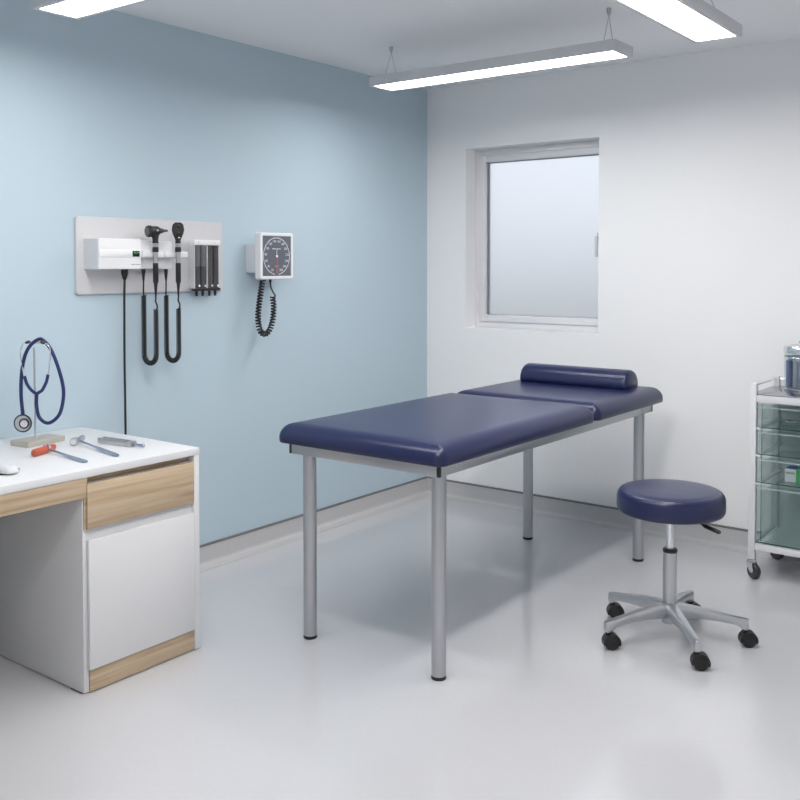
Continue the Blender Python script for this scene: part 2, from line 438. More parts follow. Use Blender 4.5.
bm = B(); lathe(bm, [(.019, .0066), (.0195, .011), (.017, .013), (.0145, .012), (.0140, .0098)], pl(ca_ + .007, cz_, .012), fw, 32); obj('bell_ring', bm, 'dark_plastic', c)
bm = B(); lathe(bm, [(.0138, .0075), (.0138, .0118), (.011, .0124), (.004, .0124), (.0035, .014), (.001, .0142)], pl(ca_ + .007, cz_, .012), fw, 24); obj('bell', bm, 'chrome', c)
bm = B(); tube(bm, [pl(ca_ + .001, cz_ + .028, .010), pl(ca_ + .001, cz_ + .046, .008)], .0042, 12); obj('stem', bm, 'chrome', c)

# ------------------------------------------------------------------ instruments on the desk
def flatbar(bm, pts, wid, thk, zc):
    """flat tapering bar along pts (x,y), half widths wid, half thickness thk"""
    n = len(pts); rings = []
    for i, (x, y) in enumerate(pts):
        a = Vector(pts[max(i - 1, 0)]); b = Vector(pts[min(i + 1, n - 1)]); d = (b - a).normalized(); nn = Vector((-d.y, d.x))
        w_, h_ = wid[i], thk[i]; ring = []
        for k in range(12):
            q = 2 * PI * k / 12; cx_, cz = math.cos(q), math.sin(q)
            sx = math.copysign(abs(cx_) ** .6, cx_) * w_; sz = math.copysign(abs(cz) ** .6, cz) * h_
            ring.append(bm.verts.new((x + nn.x * sx, y + nn.y * sx, zc[i] + sz)))
        rings.append(ring)
    for p, q in zip(rings, rings[1:]):
        for i in range(12):
            j = (i + 1) % 12; bm.faces.new((p[i], p[j], q[j], q[i]))
    bm.faces.new(rings[0][::-1]); bm.faces.new(rings[-1])
    return bm

# reflex hammer with an orange red rubber head
t = thing('reflex_hammer', (.39, -2.85, Z), 'reflex hammer with orange red rubber head and flat steel handle on the desk', 'hammer')
hA, hB = Vector((.416, -2.916)), Vector((.366, -2.800))
bm = B()
ax = (hB - hA).normalized(); L = (hB - hA).length
def hd(a, b, c): 
    p = hA + ax * a; nn = Vector((-ax.y, ax.x)); return (p.x + nn.x * b, p.y + nn.y * b, Z + c)
rings = []
prof = [(0, .004, .004), (.003, .010, .0095), (.010, .0135, .0125), (.045, .0135, .0128), (.08, .0125, .0125), (L - .012, .0115, .0122), (L - .004, .009, .010), (L, .003, .004)]
for a, wd, hh in prof:
    rings.append([bm.verts.new(hd(a, math.copysign(abs(math.cos(q)) ** .75, math.cos(q)) * wd, .0132 + math.copysign(abs(math.sin(q)) ** .75, math.sin(q)) * hh)) for q in [2 * PI * k / 20 for k in range(20)]])
for p, q in zip(rings, rings[1:]):
    for i in range(20):
        j = (i + 1) % 20; bm.faces.new((p[i], p[j], q[j], q[i]))
bm.faces.new(rings[0][::-1]); bm.faces.new(rings[-1])
obj('hammer_head', bm, 'red', t)
bm = B()
lathe(bm, [(.0140, -.006), (.0155, -.006), (.0155, .006), (.0140, .006)], hd(.078, 0, .0155), (ax.x, ax.y, 0), 24, caps=False)
obj('band', bm, 'chrome', t)
bm = B()
p0 = Vector(hd(.078, -.0135, 0)[:2]); p1 = Vector((.648, -2.862))
ps = [tuple(p0.lerp(p1, k)) for k in (0, .12, .35, .6, .9, .985, 1)]
flatbar(bm, ps, [.004, .004, .005, .0075, .0085, .0075, .003], [.0035, .0035, .0035, .0042, .0046, .004, .002], [Z + .013, Z + .012, Z + .009, Z + .0065, Z + .0048, Z + .0045, Z + .0045])
obj('handle', bm, 'bluesteel', t)

# steel hammer with a round head
t = thing('percussion_hammer', (.33, -2.69, Z), 'steel percussion hammer with round pale head on the desk between reflex hammer and tuning fork', 'hammer')
h0, h1 = Vector((.352, -2.716, Z + .0152)), Vector((.300, -2.640, Z + .0152))
dv = h1 - h0; Lh = dv.length
bm = B(); lathe(bm, [(.0110, 0), (.0140, .002), (.0150, .006), (.0150, .022), (.011, .026), (.0085, .030), (.0085, Lh - .024), (.011, Lh - .018), (.011, Lh - .004), (.008, Lh)], h0, dv, 28); hh = obj('hammer_head', bm, 'alu', t)
bm = B(); lathe(bm, [(.0095, -.0022), (.0105, -.0005), (.0105, .0006)], h0, dv, 24); obj('striking_face', bm, 'pale_plastic', hh)
bm = B(); q0 = h0.lerp(h1, .52); ps = [tuple(Vector(q0[:2]).lerp(Vector((.652, -2.737)), k)) for k in (0, .1, .4, .55, .9, .98, 1)]
flatbar(bm, ps, [.0035, .0035, .004, .0075, .0085, .006, .002], [.0033, .0033, .0035, .0045, .005, .004, .002], [Z + .0145, Z + .0135, Z + .010, Z + .0085, Z + .0055, Z + .005, Z + .005])
obj('handle', bm, 'bluesteel', t)

# tuning fork
t = thing('tuning_fork', (.45, -2.60, Z), 'steel tuning fork with two square prongs, nearest the desk end', 'tuning fork')
fa = math.radians(6)
def fk(a, b, c): return (.366 + a * math.cos(fa) - b * math.sin(fa), -2.622 + a * math.sin(fa) + b * math.cos(fa), Z + c)
bm = B()
def fbox(a0, a1, b0, b1, c0, c1, bev=.0012):
    b2 = B(); box(b2, a0, a1, b0, b1, c0, c1, bev)
    vm = {v: bm.verts.new(fk(*v.co)) for v in b2.verts}
    for f in b2.faces: bm.faces.new([vm[v] for v in f.verts])
    b2.free()
fbox(0, .150, 0, .011, .0005, .0195); fbox(0, .150, .024, .035, .0005, .0195)
obj('prongs', bm, 'alu', t)
bm = B(); fbox(.149, .172, 0, .035, .0003, .0197, .004); obj('yoke', bm, 'alu', t)
bm = B(); lathe(bm, [(.0065, 0), (.0050, .006), (.0050, .042), (.0062, .045), (.0062, .055), (.003, .058)], fk(.170, .0175, .0085), (math.cos(fa), math.sin(fa), 0), 20); obj('stem', bm, 'bluesteel', t)

# computer mouse, mostly cut by the picture's left side
t = thing('computer_mouse', (.568, -3.108, Z), 'white low computer mouse on the front of the desk', 'computer mouse')
def shell(z0, zt, ins):
    bm = B(); rings = []
    for k in range(11):
        u = PI / 2 * k / 10; zz = z0 + (zt - z0) * math.sin(u); f = math.cos(u) ** .55
        rings.append([bm.verts.new((0.568 + math.copysign(abs(math.cos(q)) ** .8, math.cos(q)) * (.056 - ins) * max(f, .02), -3.108 + math.copysign(abs(math.sin(q)) ** .8, math.sin(q)) * (.031 - ins) * max(f, .02), zz)) for q in [2 * PI * i / 36 for i in range(36)]])
    for p, q in zip(rings, rings[1:]):
        for i in range(36):
            j = (i + 1) % 36; bm.faces.new((p[i], p[j], q[j], q[i]))
    bm.faces.new(rings[0][::-1]); bm.faces.new(rings[-1]); return bm
obj('shell', shell(Z + .006, Z + .030, 0), 'pale_plastic', t, angle=60)
bm = B(); lathe(bm, [(.044, 0), (.050, .006)], (.568, -3.108, Z), seg=36, sq=.56); obj('underside', bm, 'dark_plastic', t)
bm = B(); lathe(bm, [(.006, 0), (.006, .002)], (.606, -3.108, Z + .0268), seg=16, sq=.4); obj('logo_spot', bm, 'pale_plastic', t)

# ------------------------------------------------------------------ wall diagnostic station
PF = .016                                             # front of the mounting panel
t = thing('diagnostic_station', (0, -2.07, 1.284), 'light grey wall panel with transformer box, handle cradle and speculum dispenser', 'diagnostic station')
bm = B(); loft(bm, -2.468, -1.679, 1.285, 1.606, .012, [(.0005, .002), (.003, 0), (PF - .004, 0), (PF - .001, .0015), (PF, .004)], 5, toX); obj('mounting_panel', bm, 'panel', t)
bm = B()
loft(bm, -2.433, -2.226, 1.389, 1.516, .004, [(PF, 0), (.112, .0), (.116, .0015), (.117, .004)], 3, toX, mi=0)
box(bm, .112, .1205, -2.4325, -2.2262, 1.438, 1.4705, .0035)
tr = obj('transformer', bm, 'white_plastic', t)
bm = B(); box(bm, PF, .112, -2.4339, -2.4329, 1.392, 1.513); obj('side_plate', bm, 'pale_plastic', tr, smooth=False)
bm = B(); box(bm, .1200, .1216, -2.272, -2.236, 1.4415, 1.4655, .0006); dsp = obj('display', bm, 'lcd', tr)
bm = B()
for y, wdt, z in ((-2.266, .007, 1.4565), (-2.2575, .005, 1.4535), (-2.2505, .008, 1.4575), (-2.2615, .004, 1.4605), (-2.2420, .004, 1.4560)):
    box(bm, .1216, .1219, y, y + wdt, z, z + .0032)
obj('readout', bm, 'lcd_on', dsp, smooth=False)
bm = B(); y = -2.275
for k in range(11):                                   # small unreadable maker's line
    if k == 5: y += .003
    box(bm, .1170, .1174, y, y + .0026, 1.4065, 1.4065 + (.0044 if k % 3 else .0035)); y += .0037
obj('lettering', bm, 'inkgrey', tr, smooth=False)
bm = B(); loft(bm, -2.2255, -2.014, 1.389, 1.512, .014, [(PF, 0), (.054, 0), (.058, .0015), (.060, .004)], 4, toX); obj('cradle_base', bm, 'white_plastic', t)
bm = B(); box(bm, .060, .098, -2.2255, -1.958, 1.440, 1.4665, .003)
for y in (-2.139, -2.021): box(bm, .0605, .116, y, y + .014, 1.4385, 1.468, .003)
for y in (-2.200, -2.082): box(bm, .0605, .110, y - .012, y, 1.4400, 1.4664, .003)
obj('cradle', bm, 'white_plastic', t)
# speculum dispenser: four dark tubes with caps under a white head
sd = obj('speculum_dispenser', box(B(), PF, .056, -1.886, -1.730, 1.497, 1.522, .003), 'white_plastic', t)
bm = B(); box(bm, PF, .030, -1.885, -1.732, 1.300, 1.4965, .001); box(bm, .0298, .055, -1.8855, -1.8825, 1.300, 1.4965); box(bm, .0298, .055, -1.8095, -1.8065, 1.300, 1.4965); obj('back_plate', bm, 'pale_plastic', sd, smooth=False)
bm = B(); box(bm, .0305, .056, -1.886, -1.731, 1.288, 1.3005, .002); obj('bottom_tray', bm, 'black_plastic', sd)
for y in (-1.862, -1.768):
    bm = B(); box(bm, .0560, .0563, y, y + .007, 1.5085, 1.5105); obj('lettering', bm, 'inkgrey', sd, smooth=False)
for k, y in enumerate((-1.864, -1.828, -1.788, -1.753)):
    bm = B(); lathe(bm, [(.0155, 1.3005), (.0165, 1.32), (.0165, 1.4968)], (.043, y, 0), seg=24); 
    o = obj('speculum_tube', bm, 'smoke', sd)
    if k < 2:
        bm = B(); lathe(bm, [(.0168, 1.4), (.0168, 1.4966)], (.043, y, 0), seg=24, caps=False); obj('upper_sleeve', bm, 'smoke2', sd)
    bm = B(); lathe(bm, [(.0045, 0), (.0045, .002), (.0018, .003)], (.0592, y + .003, 1.3115), (1, -.35, 0), 14); obj('release_dot', bm, 'ink', sd)
    bm = B(); lathe(bm, [(.0065, 1.2878), (.006, 1.268), (.004, 1.264)], (.043, y, 0), seg=14); obj('nozzle', bm, 'black_plastic', sd)
# power cord from the transformer down behind the desk to a wall socket
bm = B(); lathe(bm, [(.0145, 1.3888), (.0145, 1.372), (.009, 1.352), (.0058, 1.345)], (.085, -2.286, 0), seg=16)
tube(bm, spline([(.085, -2.286, 1.35), (.080, -2.285, 1.25), (.052, -2.266, 1.0), (.047, -2.261, .8), (.045, -2.259, .55), (.045, -2.259, .36)], 10), .0048, 10)
box(bm, .0105, .062, -2.281, -2.237, .318, .362, .006)
obj('power_cord', bm, 'black_rubber', t)
tag(obj('wall_socket', box(B(), .0002, .010, -2.30, -2.22, .30, .38, .002), 'white_plastic', origin=(0, -2.26, .30)), 'white wall socket low on the blue wall behind the desk end', 'socket')

# ------------------------------------------------------------------ otoscope and ophthalmoscope
def handle(t, x, y, zf):
    """zf(px) gives heights: grip, collars and strain relief along a vertical axis"""
    bm = B(); lathe(bm, [(.0105, zf(247)), (.0118, zf(246.5)), (.0118, zf(243.3)), (.0105, zf(243))], (x, y, 0), seg=24); obj('collar', bm, 'alu', t)
    bm = B(); lathe(bm, [(.0125, zf(252)), (.0132, zf(251.5)), (.0132, zf(247.5)), (.0115, zf(247))], (x, y, 0), seg=24); obj('grip_ring', bm, 'black_plastic', t)
    bm = B(); lathe(bm, [(.0105, zf(263.2)), (.0110, zf(262.5)), (.0110, zf(253)), (.0118, zf(252))], (x, y, 0), seg=24); obj('sleeve', bm, 'alu', t)
    g = [(.0098, zf(283)), (.0117, zf(282)), (.0117, zf(264)), (.0112, zf(263))]
    bm = B(); lathe(bm, g, (x, y, 0), seg=24); obj('grip', bm, 'black_plastic', t)

def cord(t, x0, y0, z0, ztop0, zb, x1, y1, zg, ztop1):
    """plain lead out of the cradle base, coiled U below, plain lead up to the grip"""
    bm = B(); lathe(bm, [(.0085, z0), (.0085, z0 - .012), (.004, z0 - .05)], (x0, y0, 0), seg=12)
    lead = spline([(x0, y0, z0 - .045), (x0, y0, ztop0 + .045), (x0 + .004, y0 - .004, ztop0 + .018), (x0 - .003, y0 + .001, ztop0 - .004)], 8)
    tube(bm, lead, .0032, 8)
    bm2 = bm; xm = (x0 + x1) / 2; hw = (x1 - x0) / 2
    path = [Vector((x0, y0, ztop0 - (ztop0 - zb - hw) * k / 30)) for k in range(31)]
    for k in range(1, 25):
        a = PI * k / 24; f = k / 24
        path.append(Vector((xm - hw * math.cos(a), y0 + (y1 - y0) * f, zb + hw - hw * 1.0 * math.sin(a))))
    path += [Vector((x1, y1, zb + hw + (ztop1 - zb - hw) * k / 30)) for k in range(1, 31)]
    coil(bm, path, .0088, .0031, .0080, 9, 6)
    lead = spline([(x1, y1, ztop1 - .006), (x1 + .006, y1 + .003, ztop1 + .012), (x1 - .002, y1, ztop1 + .035), (x1, y1, zg - .07), (x1, y1, zg - .03)], 8)
    tube(bm, lead, .0034, 8)
    lathe(bm, [(.0085, zg + .002), (.0078, zg - .01), (.0045, zg - .045), (.0036, zg - .06)], (x1, y1, 0), seg=12)
    obj('coiled_cord', bm, 'black_rubber', t)

OX, OY = .114, -2.149
zo = lambda p: 1.547 - (p - 232) * .00426
t = thing('otoscope', (OX, OY, 1.33), 'black otoscope with pointed speculum hanging in the left cradle slot', 'otoscope')
handle(t, OX, OY, zo)
bm = B()
ad = Vector((.10, 1, .06)).normalized()
lathe(bm, [(.018, -.040), (.0235, -.038), (.0260, -.032), (.0250, -.024), (.0215, -.016), (.0215, .004), (.0190, .014), (.0130, .022), (.0105, .026)], (OX, OY, zo(231)), ad, 28)
lathe(bm, [(.0135, zo(243.2)), (.0125, zo(240)), (.0145, zo(237)), (.0165, zo(233))], (OX, OY, 0), seg=24)
hd_ = obj('head', bm, 'black_plastic', t)
bm = B(); lathe(bm, [(.0105, .0255), (.0115, .028), (.0100, .033), (.0062, .044), (.0045, .060), (.0035, .0605)], (OX, OY, zo(231)), ad, 24); obj('speculum', bm, 'dark_plastic', hd_)
bm = B(); lathe(bm, [(.0175, -.0415), (.0175, -.0395)], (OX, OY, zo(231)), ad, 24); obj('lens', bm, 'smoke2', hd_)
bm = B(); lathe(bm, [(.004, .0205), (.004, .0235), (.002, .0245)], (OX, OY, zo(231)), (1, -.2, .1), 14); obj('screw', bm, 'alu', hd_)
cord(t, .042, OY - .008, 1.3885, 1.275, .984, OX, OY, zo(282.5), 1.216)

PX, PY = .114, -2.027
zp = lambda p: 1.593 - (p - 222) * .00433
t = thing('ophthalmoscope', (PX, PY, 1.33), 'black ophthalmoscope with flat oval head hanging in the right cradle slot', 'ophthalmoscope')
handle(t, PX, PY, zp)
bm = B()
fwd = Vector((.80, -.60, 0)); sid = Vector((.60, .80, 0))
out = [(-.010, .0), (-.0225, .030), (-.0265, .048), (-.0225, .070), (-.013, .079), (.013, .079), (.0225, .070), (.0265, .048), (.0225, .030), (.010, .0)]
def slab(bm, outline, d0, d1, ins=.003):
    rings = []
    cz = sum(b for a, b in outline) / len(outline)
    for d, k in ((d0, 1 - ins * 40), (d0 + .003, 1), (d1 - .003, 1), (d1, 1 - ins * 40)):
        rings.append([bm.verts.new(Vector((PX, PY, zp(240.5))) + sid * a * k + fwd * d + Vector((0, 0, cz + (b - cz) * k))) for a, b in outline])
    n = len(outline)
    for p, q in zip(rings, rings[1:]):
        for i in range(n):
            j = (i + 1) % n; bm.faces.new((p[i], p[j], q[j], q[i]))
    bm.faces.new(rings[0][::-1]); bm.faces.new(rings[-1])
slab(bm, out, -.012, .014)
lathe(bm, [(.0125, zp(243.2)), (.0115, zp(241)), (.0115, zp(237))], (PX, PY, 0), seg=20)
hd_ = obj('head', bm, 'black_plastic', t)
def on_face(a, b, d): return Vector((PX, PY, zp(240.5))) + sid * a + fwd * d + Vector((0, 0, b))
bm = B(); lathe(bm, [(.0075, .0135), (.0075, .0155), (.006, .0162)], on_face(.003, .062, 0), fwd, 20); lathe(bm, [(.0065, .0135), (.0065, .0165), (.005, .017)], on_face(.003, .032, 0), fwd, 20); obj('lens_wheel', bm, 'lcd', hd_)
bm = B(); lathe(bm, [(.0045, .0135), (.0045, .0155)], on_face(.004, .013, 0), fwd, 16, sq=.6); obj('scale_window', bm, 'ink', hd_)
cord(t, .042, PY - .009, 1.3885, 1.272, .985, PX, PY, zp(281.5), 1.218)

# ------------------------------------------------------------------ wall blood pressure gauge
t = thing('blood_pressure_gauge', (0, -1.422, 1.337), 'square wall blood pressure gauge with dark dial and black coiled tube', 'blood pressure gauge')
bm = B(); box(bm, 0, .082, -1.519, -1.335, 1.369, 1.509, .003); obj('wall_bracket', bm, 'pale_plastic', t)
GY0, GY1, GZ0, GZ1 = -1.535, -1.308, 1.337, 1.564
bm = B()
ci_ = .0165
loft(bm, GY0, GY1, GZ0, GZ1, .012, [(.082, .006), (.085, 0), (.114, 0), (.119, .002), (.120, .005), (.120, ci_ - .002), (.117, ci_)], 5, toX)
obj('dial_case', bm, 'white_plastic', t)
bm = B(); box(bm, .1172, .1176, GY0 + ci_, GY1 - ci_, GZ0 + ci_, GZ1 - ci_); dl = obj('dial', bm, 'dial', t, smooth=False)
gc = Vector((.1178, (GY0 + GY1) / 2 - .002, (GZ0 + GZ1) / 2 - .001))
bm = B(); R_ = .089
def dialp(ang, r, x=0.): return gc + Vector((x, math.sin(ang) * r, math.cos(ang) * r))
ring = []
n = 96
for i in range(n):
    a = math.radians(-172 + 344 * i / (n - 1)); ring.append((bm.verts.new(dialp(a, R_ - .0014)), bm.verts.new(dialp(a, R_ + .0012))))
for p, q in zip(ring, ring[1:]): bm.faces.new((p[0], p[1], q[1], q[0]))
for k in range(76):
    a = math.radians(-167 + 334 * k / 75); r1 = R_ + (.006 if k % 5 == 0 else .003); w_ = .0007
    p, q = dialp(a, R_), dialp(a, r1); sd_ = Vector((0, math.cos(a), -math.sin(a))) * w_
    bm.faces.new([bm.verts.new(v) for v in (p - sd_, p + sd_, q + sd_, q - sd_)])
for k in range(14):
    a = math.radians(-156 + 24 * k)
    text_mesh(bm, str(20 + 20 * k), dialp(a, .0735), .0165, (0, 1, 0), (0, 0, 1))
y = gc.y - .030                                       # small unreadable line of print above the centre
for k in range(12):
    if k in (6,): y += .003
    box(bm, gc.x - .0002, gc.x + .0001, y, y + .0036, gc.z + .034, gc.z + .0375); y += .0047
obj('scale_print', bm, 'ink', dl, smooth=False)
bm = B()
def spike(bm, pts, x0, x1):
    A = [bm.verts.new(gc + Vector((x0, a, b))) for a, b in pts]; C = [bm.verts.new(gc + Vector((x1, a, b))) for a, b in pts]; m_ = len(pts)
    bm.faces.new(A[::-1]); bm.faces.new(C)
    for i in range(m_):
        j = (i + 1) % m_; bm.faces.new((A[i], A[j], C[j], C[i]))
spike(bm, [(-.0030, -.084), (.0030, -.084), (.0013, .002), (-.0013, .002)], .0012, .0026); obj('needle', bm, 'needle', dl, smooth=False)
bm = B(); lathe(bm, [(.006, .0005), (.006, .0032), (.004, .004)], gc, (1, 0, 0), 20); obj('needle_hub', bm, 'ink', dl)
bm = B(); spike(bm, [(-.0012, .004), (.0012, .004), (.0007, .034), (-.0007, .034)], .001, .0022); obj('needle_tail', bm, 'ink', dl, smooth=False)
bm = B(); spike(bm, [(-.012, -.0495), (.012, -.0495), (.012, -.048), (-.012, -.048)], .0003, .0008); obj('scale_tick', bm, 'ink', dl, smooth=False)
bm = B()
path = spline([(.100, -1.500, 1.334), (.100, -1.515, 1.27), (.100, -1.529, 1.20), (.100, -1.533, 1.14), (.100, -1.520, 1.090), (.100, -1.488, 1.072), (.100, -1.456, 1.090), (.100, -1.434, 1.14), (.100, -1.428, 1.20), (.100, -1.434, 1.25)], 14)
coil(bm, path, .0112, .0042, .0145, 12, 8)
tube(bm, spline([(.100, -1.434, 1.243), (.104, -1.421, 1.256), (.100, -1.430, 1.272), (.100, -1.446, 1.30), (.100, -1.450, 1.336)], 10), .0038, 8)
lathe(bm, [(.0065, 1.3375), (.0065, 1.322)], (.100, -1.450, 0), seg=12)
obj('coiled_tube', bm, 'black_rubber', t)

# ------------------------------------------------------------------ examination table
TX0, TX1, TY0, TY1 = .93, 1.615, -2.180, -.388
RZ0, RZ1 = .702, .739
t = thing('examination_table', (1.27, -1.28, 0), 'examination table with navy padded top on silver tube legs', 'examination table')
bm = B(); th = .025
box(bm, TX0 + .006, TX1 - .006, TY0, TY0 + th, RZ0, RZ1, .002); obj('end_rail', bm, 'powder', t)
bm = B(); box(bm, TX0 + .006, TX1 - .006, TY1 - th, TY1, RZ0, RZ1, .002); obj('end_rail', bm, 'powder', t)
for x in (TX0, TX1 - th):
    bm = B(); box(bm, x, x + th, TY0 + .006, TY1 - .006, RZ0, RZ1, .002); r = obj('side_rail', bm, 'powder', t)
    for y in (TY0 + .10, TY0 + .13, TY1 - .13, TY1 - .10):
        sx = 1 if x > 1.2 else -1
        bm = B(); lathe(bm, [(.0048, -.001), (.0048, .0012), (.003, .0022)], (x + (th if sx > 0 else 0), y, (RZ0 + RZ1) / 2 + .003), (sx, 0, 0), 14); obj('bolt', bm, 'alu', r)
for x in (TX0, TX1):
    for y in (TY0, TY1):
        sx = 1 if x == TX0 else -1; sy = 1 if y == TY0 else -1
        bm = B(); box(bm, min(x - sx * .0008, x + sx * .0115), max(x - sx * .0008, x + sx * .0115), min(y - sy * .0008, y + sy * .0115), max(y - sy * .0008, y + sy * .0115), RZ0 - .0005, RZ1 + .0002, .0015); obj('corner_cap', bm, 'black_plastic', t)
for x, y in ((.987, -2.130), (1.576, -2.126), (.998, -.500), (1.593, -.495)):
    if True:
        bm = B(); lathe(bm, [(.0252, .012), (.0252, RZ0)], (x, y, 0), seg=32); lathe(bm, [(.0252, RZ0 - .0001), (.0252, RZ0 + .01)], (x, y, 0), seg=32); l = obj('leg', bm, 'powder', t)
        bm = B(); lathe(bm, [(.0245, 0), (.0258, .002), (.0258, .0085), (.0252, .0122)], (x, y, 0), seg=32); obj('rubber_foot', bm, 'black_rubber', l)
def pad(y0, y1, rt):
    bm = B(); z0, z1 = RZ1 + .001, .816
    L = [(z0, .006), (z0 + .003, .001), (z0 + .018, 0)]
    for k in range(1, 11):
        a = PI / 2 * k / 10; L.append((z1 - .056 + .054 * math.sin(a), .068 * (1 - math.cos(a))))
    L += [(z1 - .0008, .095), (z1, .17)]
    loft(bm, .876, 1.640, y0, y1, .040, L, 10); return bm
obj('mattress_pad', pad(-2.203, -1.050, .055), 'navy', t, angle=60)
obj('headrest_pad', pad(-1.036, -.290, .055), 'navy', t, angle=60)

# bolster pillow lying on the headrest
BX0, BX1, BYc, BZ = .972, 1.548, -.475, .816
t = thing('bolster_pillow', (1.26, BYc, BZ), 'navy half round bolster pillow lying on the headrest of the examination table', 'pillow')
bm = B(); rings = []
for x, k in ((BX0, .86), (BX0 + .004, .94), (BX0 + .012, .99), (BX0 + .03, 1), (BX1 - .03, 1), (BX1 - .012, .99), (BX1 - .004, .94), (BX1, .86)):
    rg = []
    for i in range(25):
        a = PI * i / 24; rg.append((BYc + math.cos(a) * .078 * k, BZ + .0 + (.010 + math.sin(a) ** .9 * .078) * k))
    rg = [(BYc + .070 * k, BZ + .0002)] + rg + [(BYc - .070 * k, BZ + .0002)]
    rings.append([bm.verts.new((x, y, z)) for y, z in rg])
n = len(rings[0])
for p, q in zip(rings, rings[1:]):
    for i in range(n):
        j = (i + 1) % n; bm.faces.new((p[i], p[j], q[j], q[i]))
bm.faces.new(rings[0][::-1]); bm.faces.new(rings[-1])
obj('cover', bm, 'navy', t, angle=50)

# ------------------------------------------------------------------ rolling stool
SX, SY = 2.071, -1.321
t = thing('rolling_stool', (SX, SY, 0), 'round navy swivel stool on five legged silver base with black casters', 'stool')
z0, z1 = .482, .570; R_ = .197
prof = [(.10, z0 + .002), (R_ - .018, z0), (R_ - .006, z0 + .004), (R_ - .001, z0 + .013), (R_, z0 + .022), (R_, z1 - .030), (R_ - .003, z1 - .019), (R_ - .009, z1 - .010), (R_ - .019, z1 - .0045), (R_ - .022, z1 - .0048), (R_ - .027, z1 - .0025), (R_ - .05, z1), (.09, z1 + .003), (.001, z1 + .004)]
bm = B(); lathe(bm, prof, (SX, SY, 0), seg=72); obj('seat', bm, 'navy', t, angle=50)
bm = B(); box(bm, SX - .07, SX + .07, SY - .07, SY + .07, z0 - .010, z0 + .001, .003); lathe(bm, [(.024, z0 - .009), (.024, z0 - .022), (.021, z0 - .026)], (SX, SY, 0), seg=24); obj('seat_plate', bm, 'black_plastic', t)
bm = B(); lathe(bm, [(.0155, .32), (.0155, z0 - .02)], (SX, SY, 0), seg=28); obj('piston', bm, 'chrome', t)
bm = B(); lathe(bm, [(.0255, .080), (.0255, .332)], (SX, SY, 0), seg=32); c = obj('column', bm, 'alu', t)
bm = B(); lathe(bm, [(.0256, .3305), (.0268, .333), (.0268, .341), (.024, .345), (.0158, .345)], (SX, SY, 0), seg=32); obj('collar', bm, 'black_plastic', c)
LVA = -17
lv = Vector((math.cos(math.radians(LVA)), math.sin(math.radians(LVA)), 0))
bm = B(); o = Vector((SX, SY, z0 - .010))
tube(bm, [o + lv * .05, o + lv * .135 + Vector((0, 0, -.004)), o + lv * .15 + Vector((0, 0, -.008))], .0042, 10)
tube(bm, [o + lv * .145 + Vector((0, 0, -.007)), o + lv * .155 + Vector((0, 0, -.010)), o + lv * .212 + Vector((0, 0, -.018)), o + lv * .218 + Vector((0, 0, -.019))], [.005, .0075, .0075, .005], 12)
obj('lever', bm, 'black_plastic', t)
bm = B(); lathe(bm, [(.020, .062), (.027, .064), (.029, .075), (.035, .120), (.032, .138), (.027, .142)], (SX, SY, 0), seg=32); obj('hub', bm, 'alu', t)
for k in range(5):
    a = math.radians((22, 94, 166, 238, 311.5)[k]); d = Vector((math.cos(a), math.sin(a), 0)); nrm = Vector((-d.y, d.x, 0))
    bm = B(); rings = []
    #            dist  top    bottom  half width
    for ds, zt, zb, wd in ((.024, .139, .086, .025), (.060, .136, .088, .0225), (.12, .129, .091, .0185), (.18, .119, .088, .0160), (.235, .1095, .081, .0148), (.262, .1055, .066, .0138), (.276, .1035, .0635, .0132), (.281, .100, .066, .0112)):
        c0 = Vector((SX, SY, 0)) + d * ds; hz = (zt - zb)
        pts = [(-wd * .72, zb), (wd * .72, zb), (wd, zb + hz * .35), (wd * .98, zt - hz * .22), (wd * .72, zt - hz * .02), (wd * .4, zt), (-wd * .4, zt), (-wd * .72, zt - hz * .02), (-wd * .98, zt - hz * .22), (-wd, zb + hz * .35)]
        rings.append([bm.verts.new(c0 + nrm * u + Vector((0, 0, v))) for u, v in pts])
    for p, q in zip(rings, rings[1:]):
        for i in range(10):
            j = (i + 1) % 10; bm.faces.new((p[i], p[j], q[j], q[i]))
    bm.faces.new(rings[0][::-1]); bm.faces.new(rings[-1])
    e = Vector((SX, SY, 0)) + d * .268
    lathe(bm, [(.0105, .090), (.0112, .066), (.0105, .064)], (e.x, e.y, 0), seg=20)
    leg = obj('leg', bm, 'alu', t, angle=40)
    # twin wheel caster, trailing sideways
    ca = math.radians((33, 44, 36, 40, 30)[k]); f = Vector((math.cos(ca), math.sin(ca), 0)); ax = Vector((-f.y, f.x, 0))
    wc = e + f * .012 + Vector((0, 0, .0265))
    bm = B()
    for sgn in (-1, 1):
        lathe(bm, [(.012, .004), (.0245, .0045), (.0262, .007), (.0265, .012), (.0262, .017), (.022, .0205), (.013, .0215), (.005, .0215)], wc, ax * sgn, 32)
    cst = obj('caster', bm, 'black_rubber', t, angle=40)
    bm = B()
    # hood: arc between and over the wheels
    A = []
    for i in range(15):
        q = math.radians(-20 + 215 * i / 14); A.append((math.cos(q), math.sin(q)))
    ri, ro, hw = .0275, .0325, .0205
    rg = []
    for cx_, cz in A:
        rg.append([bm.verts.new(wc + f * cx_ * r_ + Vector((0, 0, cz * r_)) + ax * s_) for r_, s_ in ((ri, -hw), (ro, -hw * .9), (ro, hw * .9), (ri, hw))])
    for p, q in zip(rg, rg[1:]):
        for i in range(4):
            j = (i + 1) % 4; bm.faces.new((p[i], p[j], q[j], q[i]))
    bm.faces.new(rg[0]); bm.faces.new(rg[-1][::-1])
    b2 = [wc + f * cx_ * .026 + Vector((0, 0, cz * .026)) for cx_, cz in A]
    lathe(bm, [(.0105, .052), (.0105, .0655)], (e.x, e.y, 0), seg=18)
    obj('hood', bm, 'black_plastic', cst, angle=40)

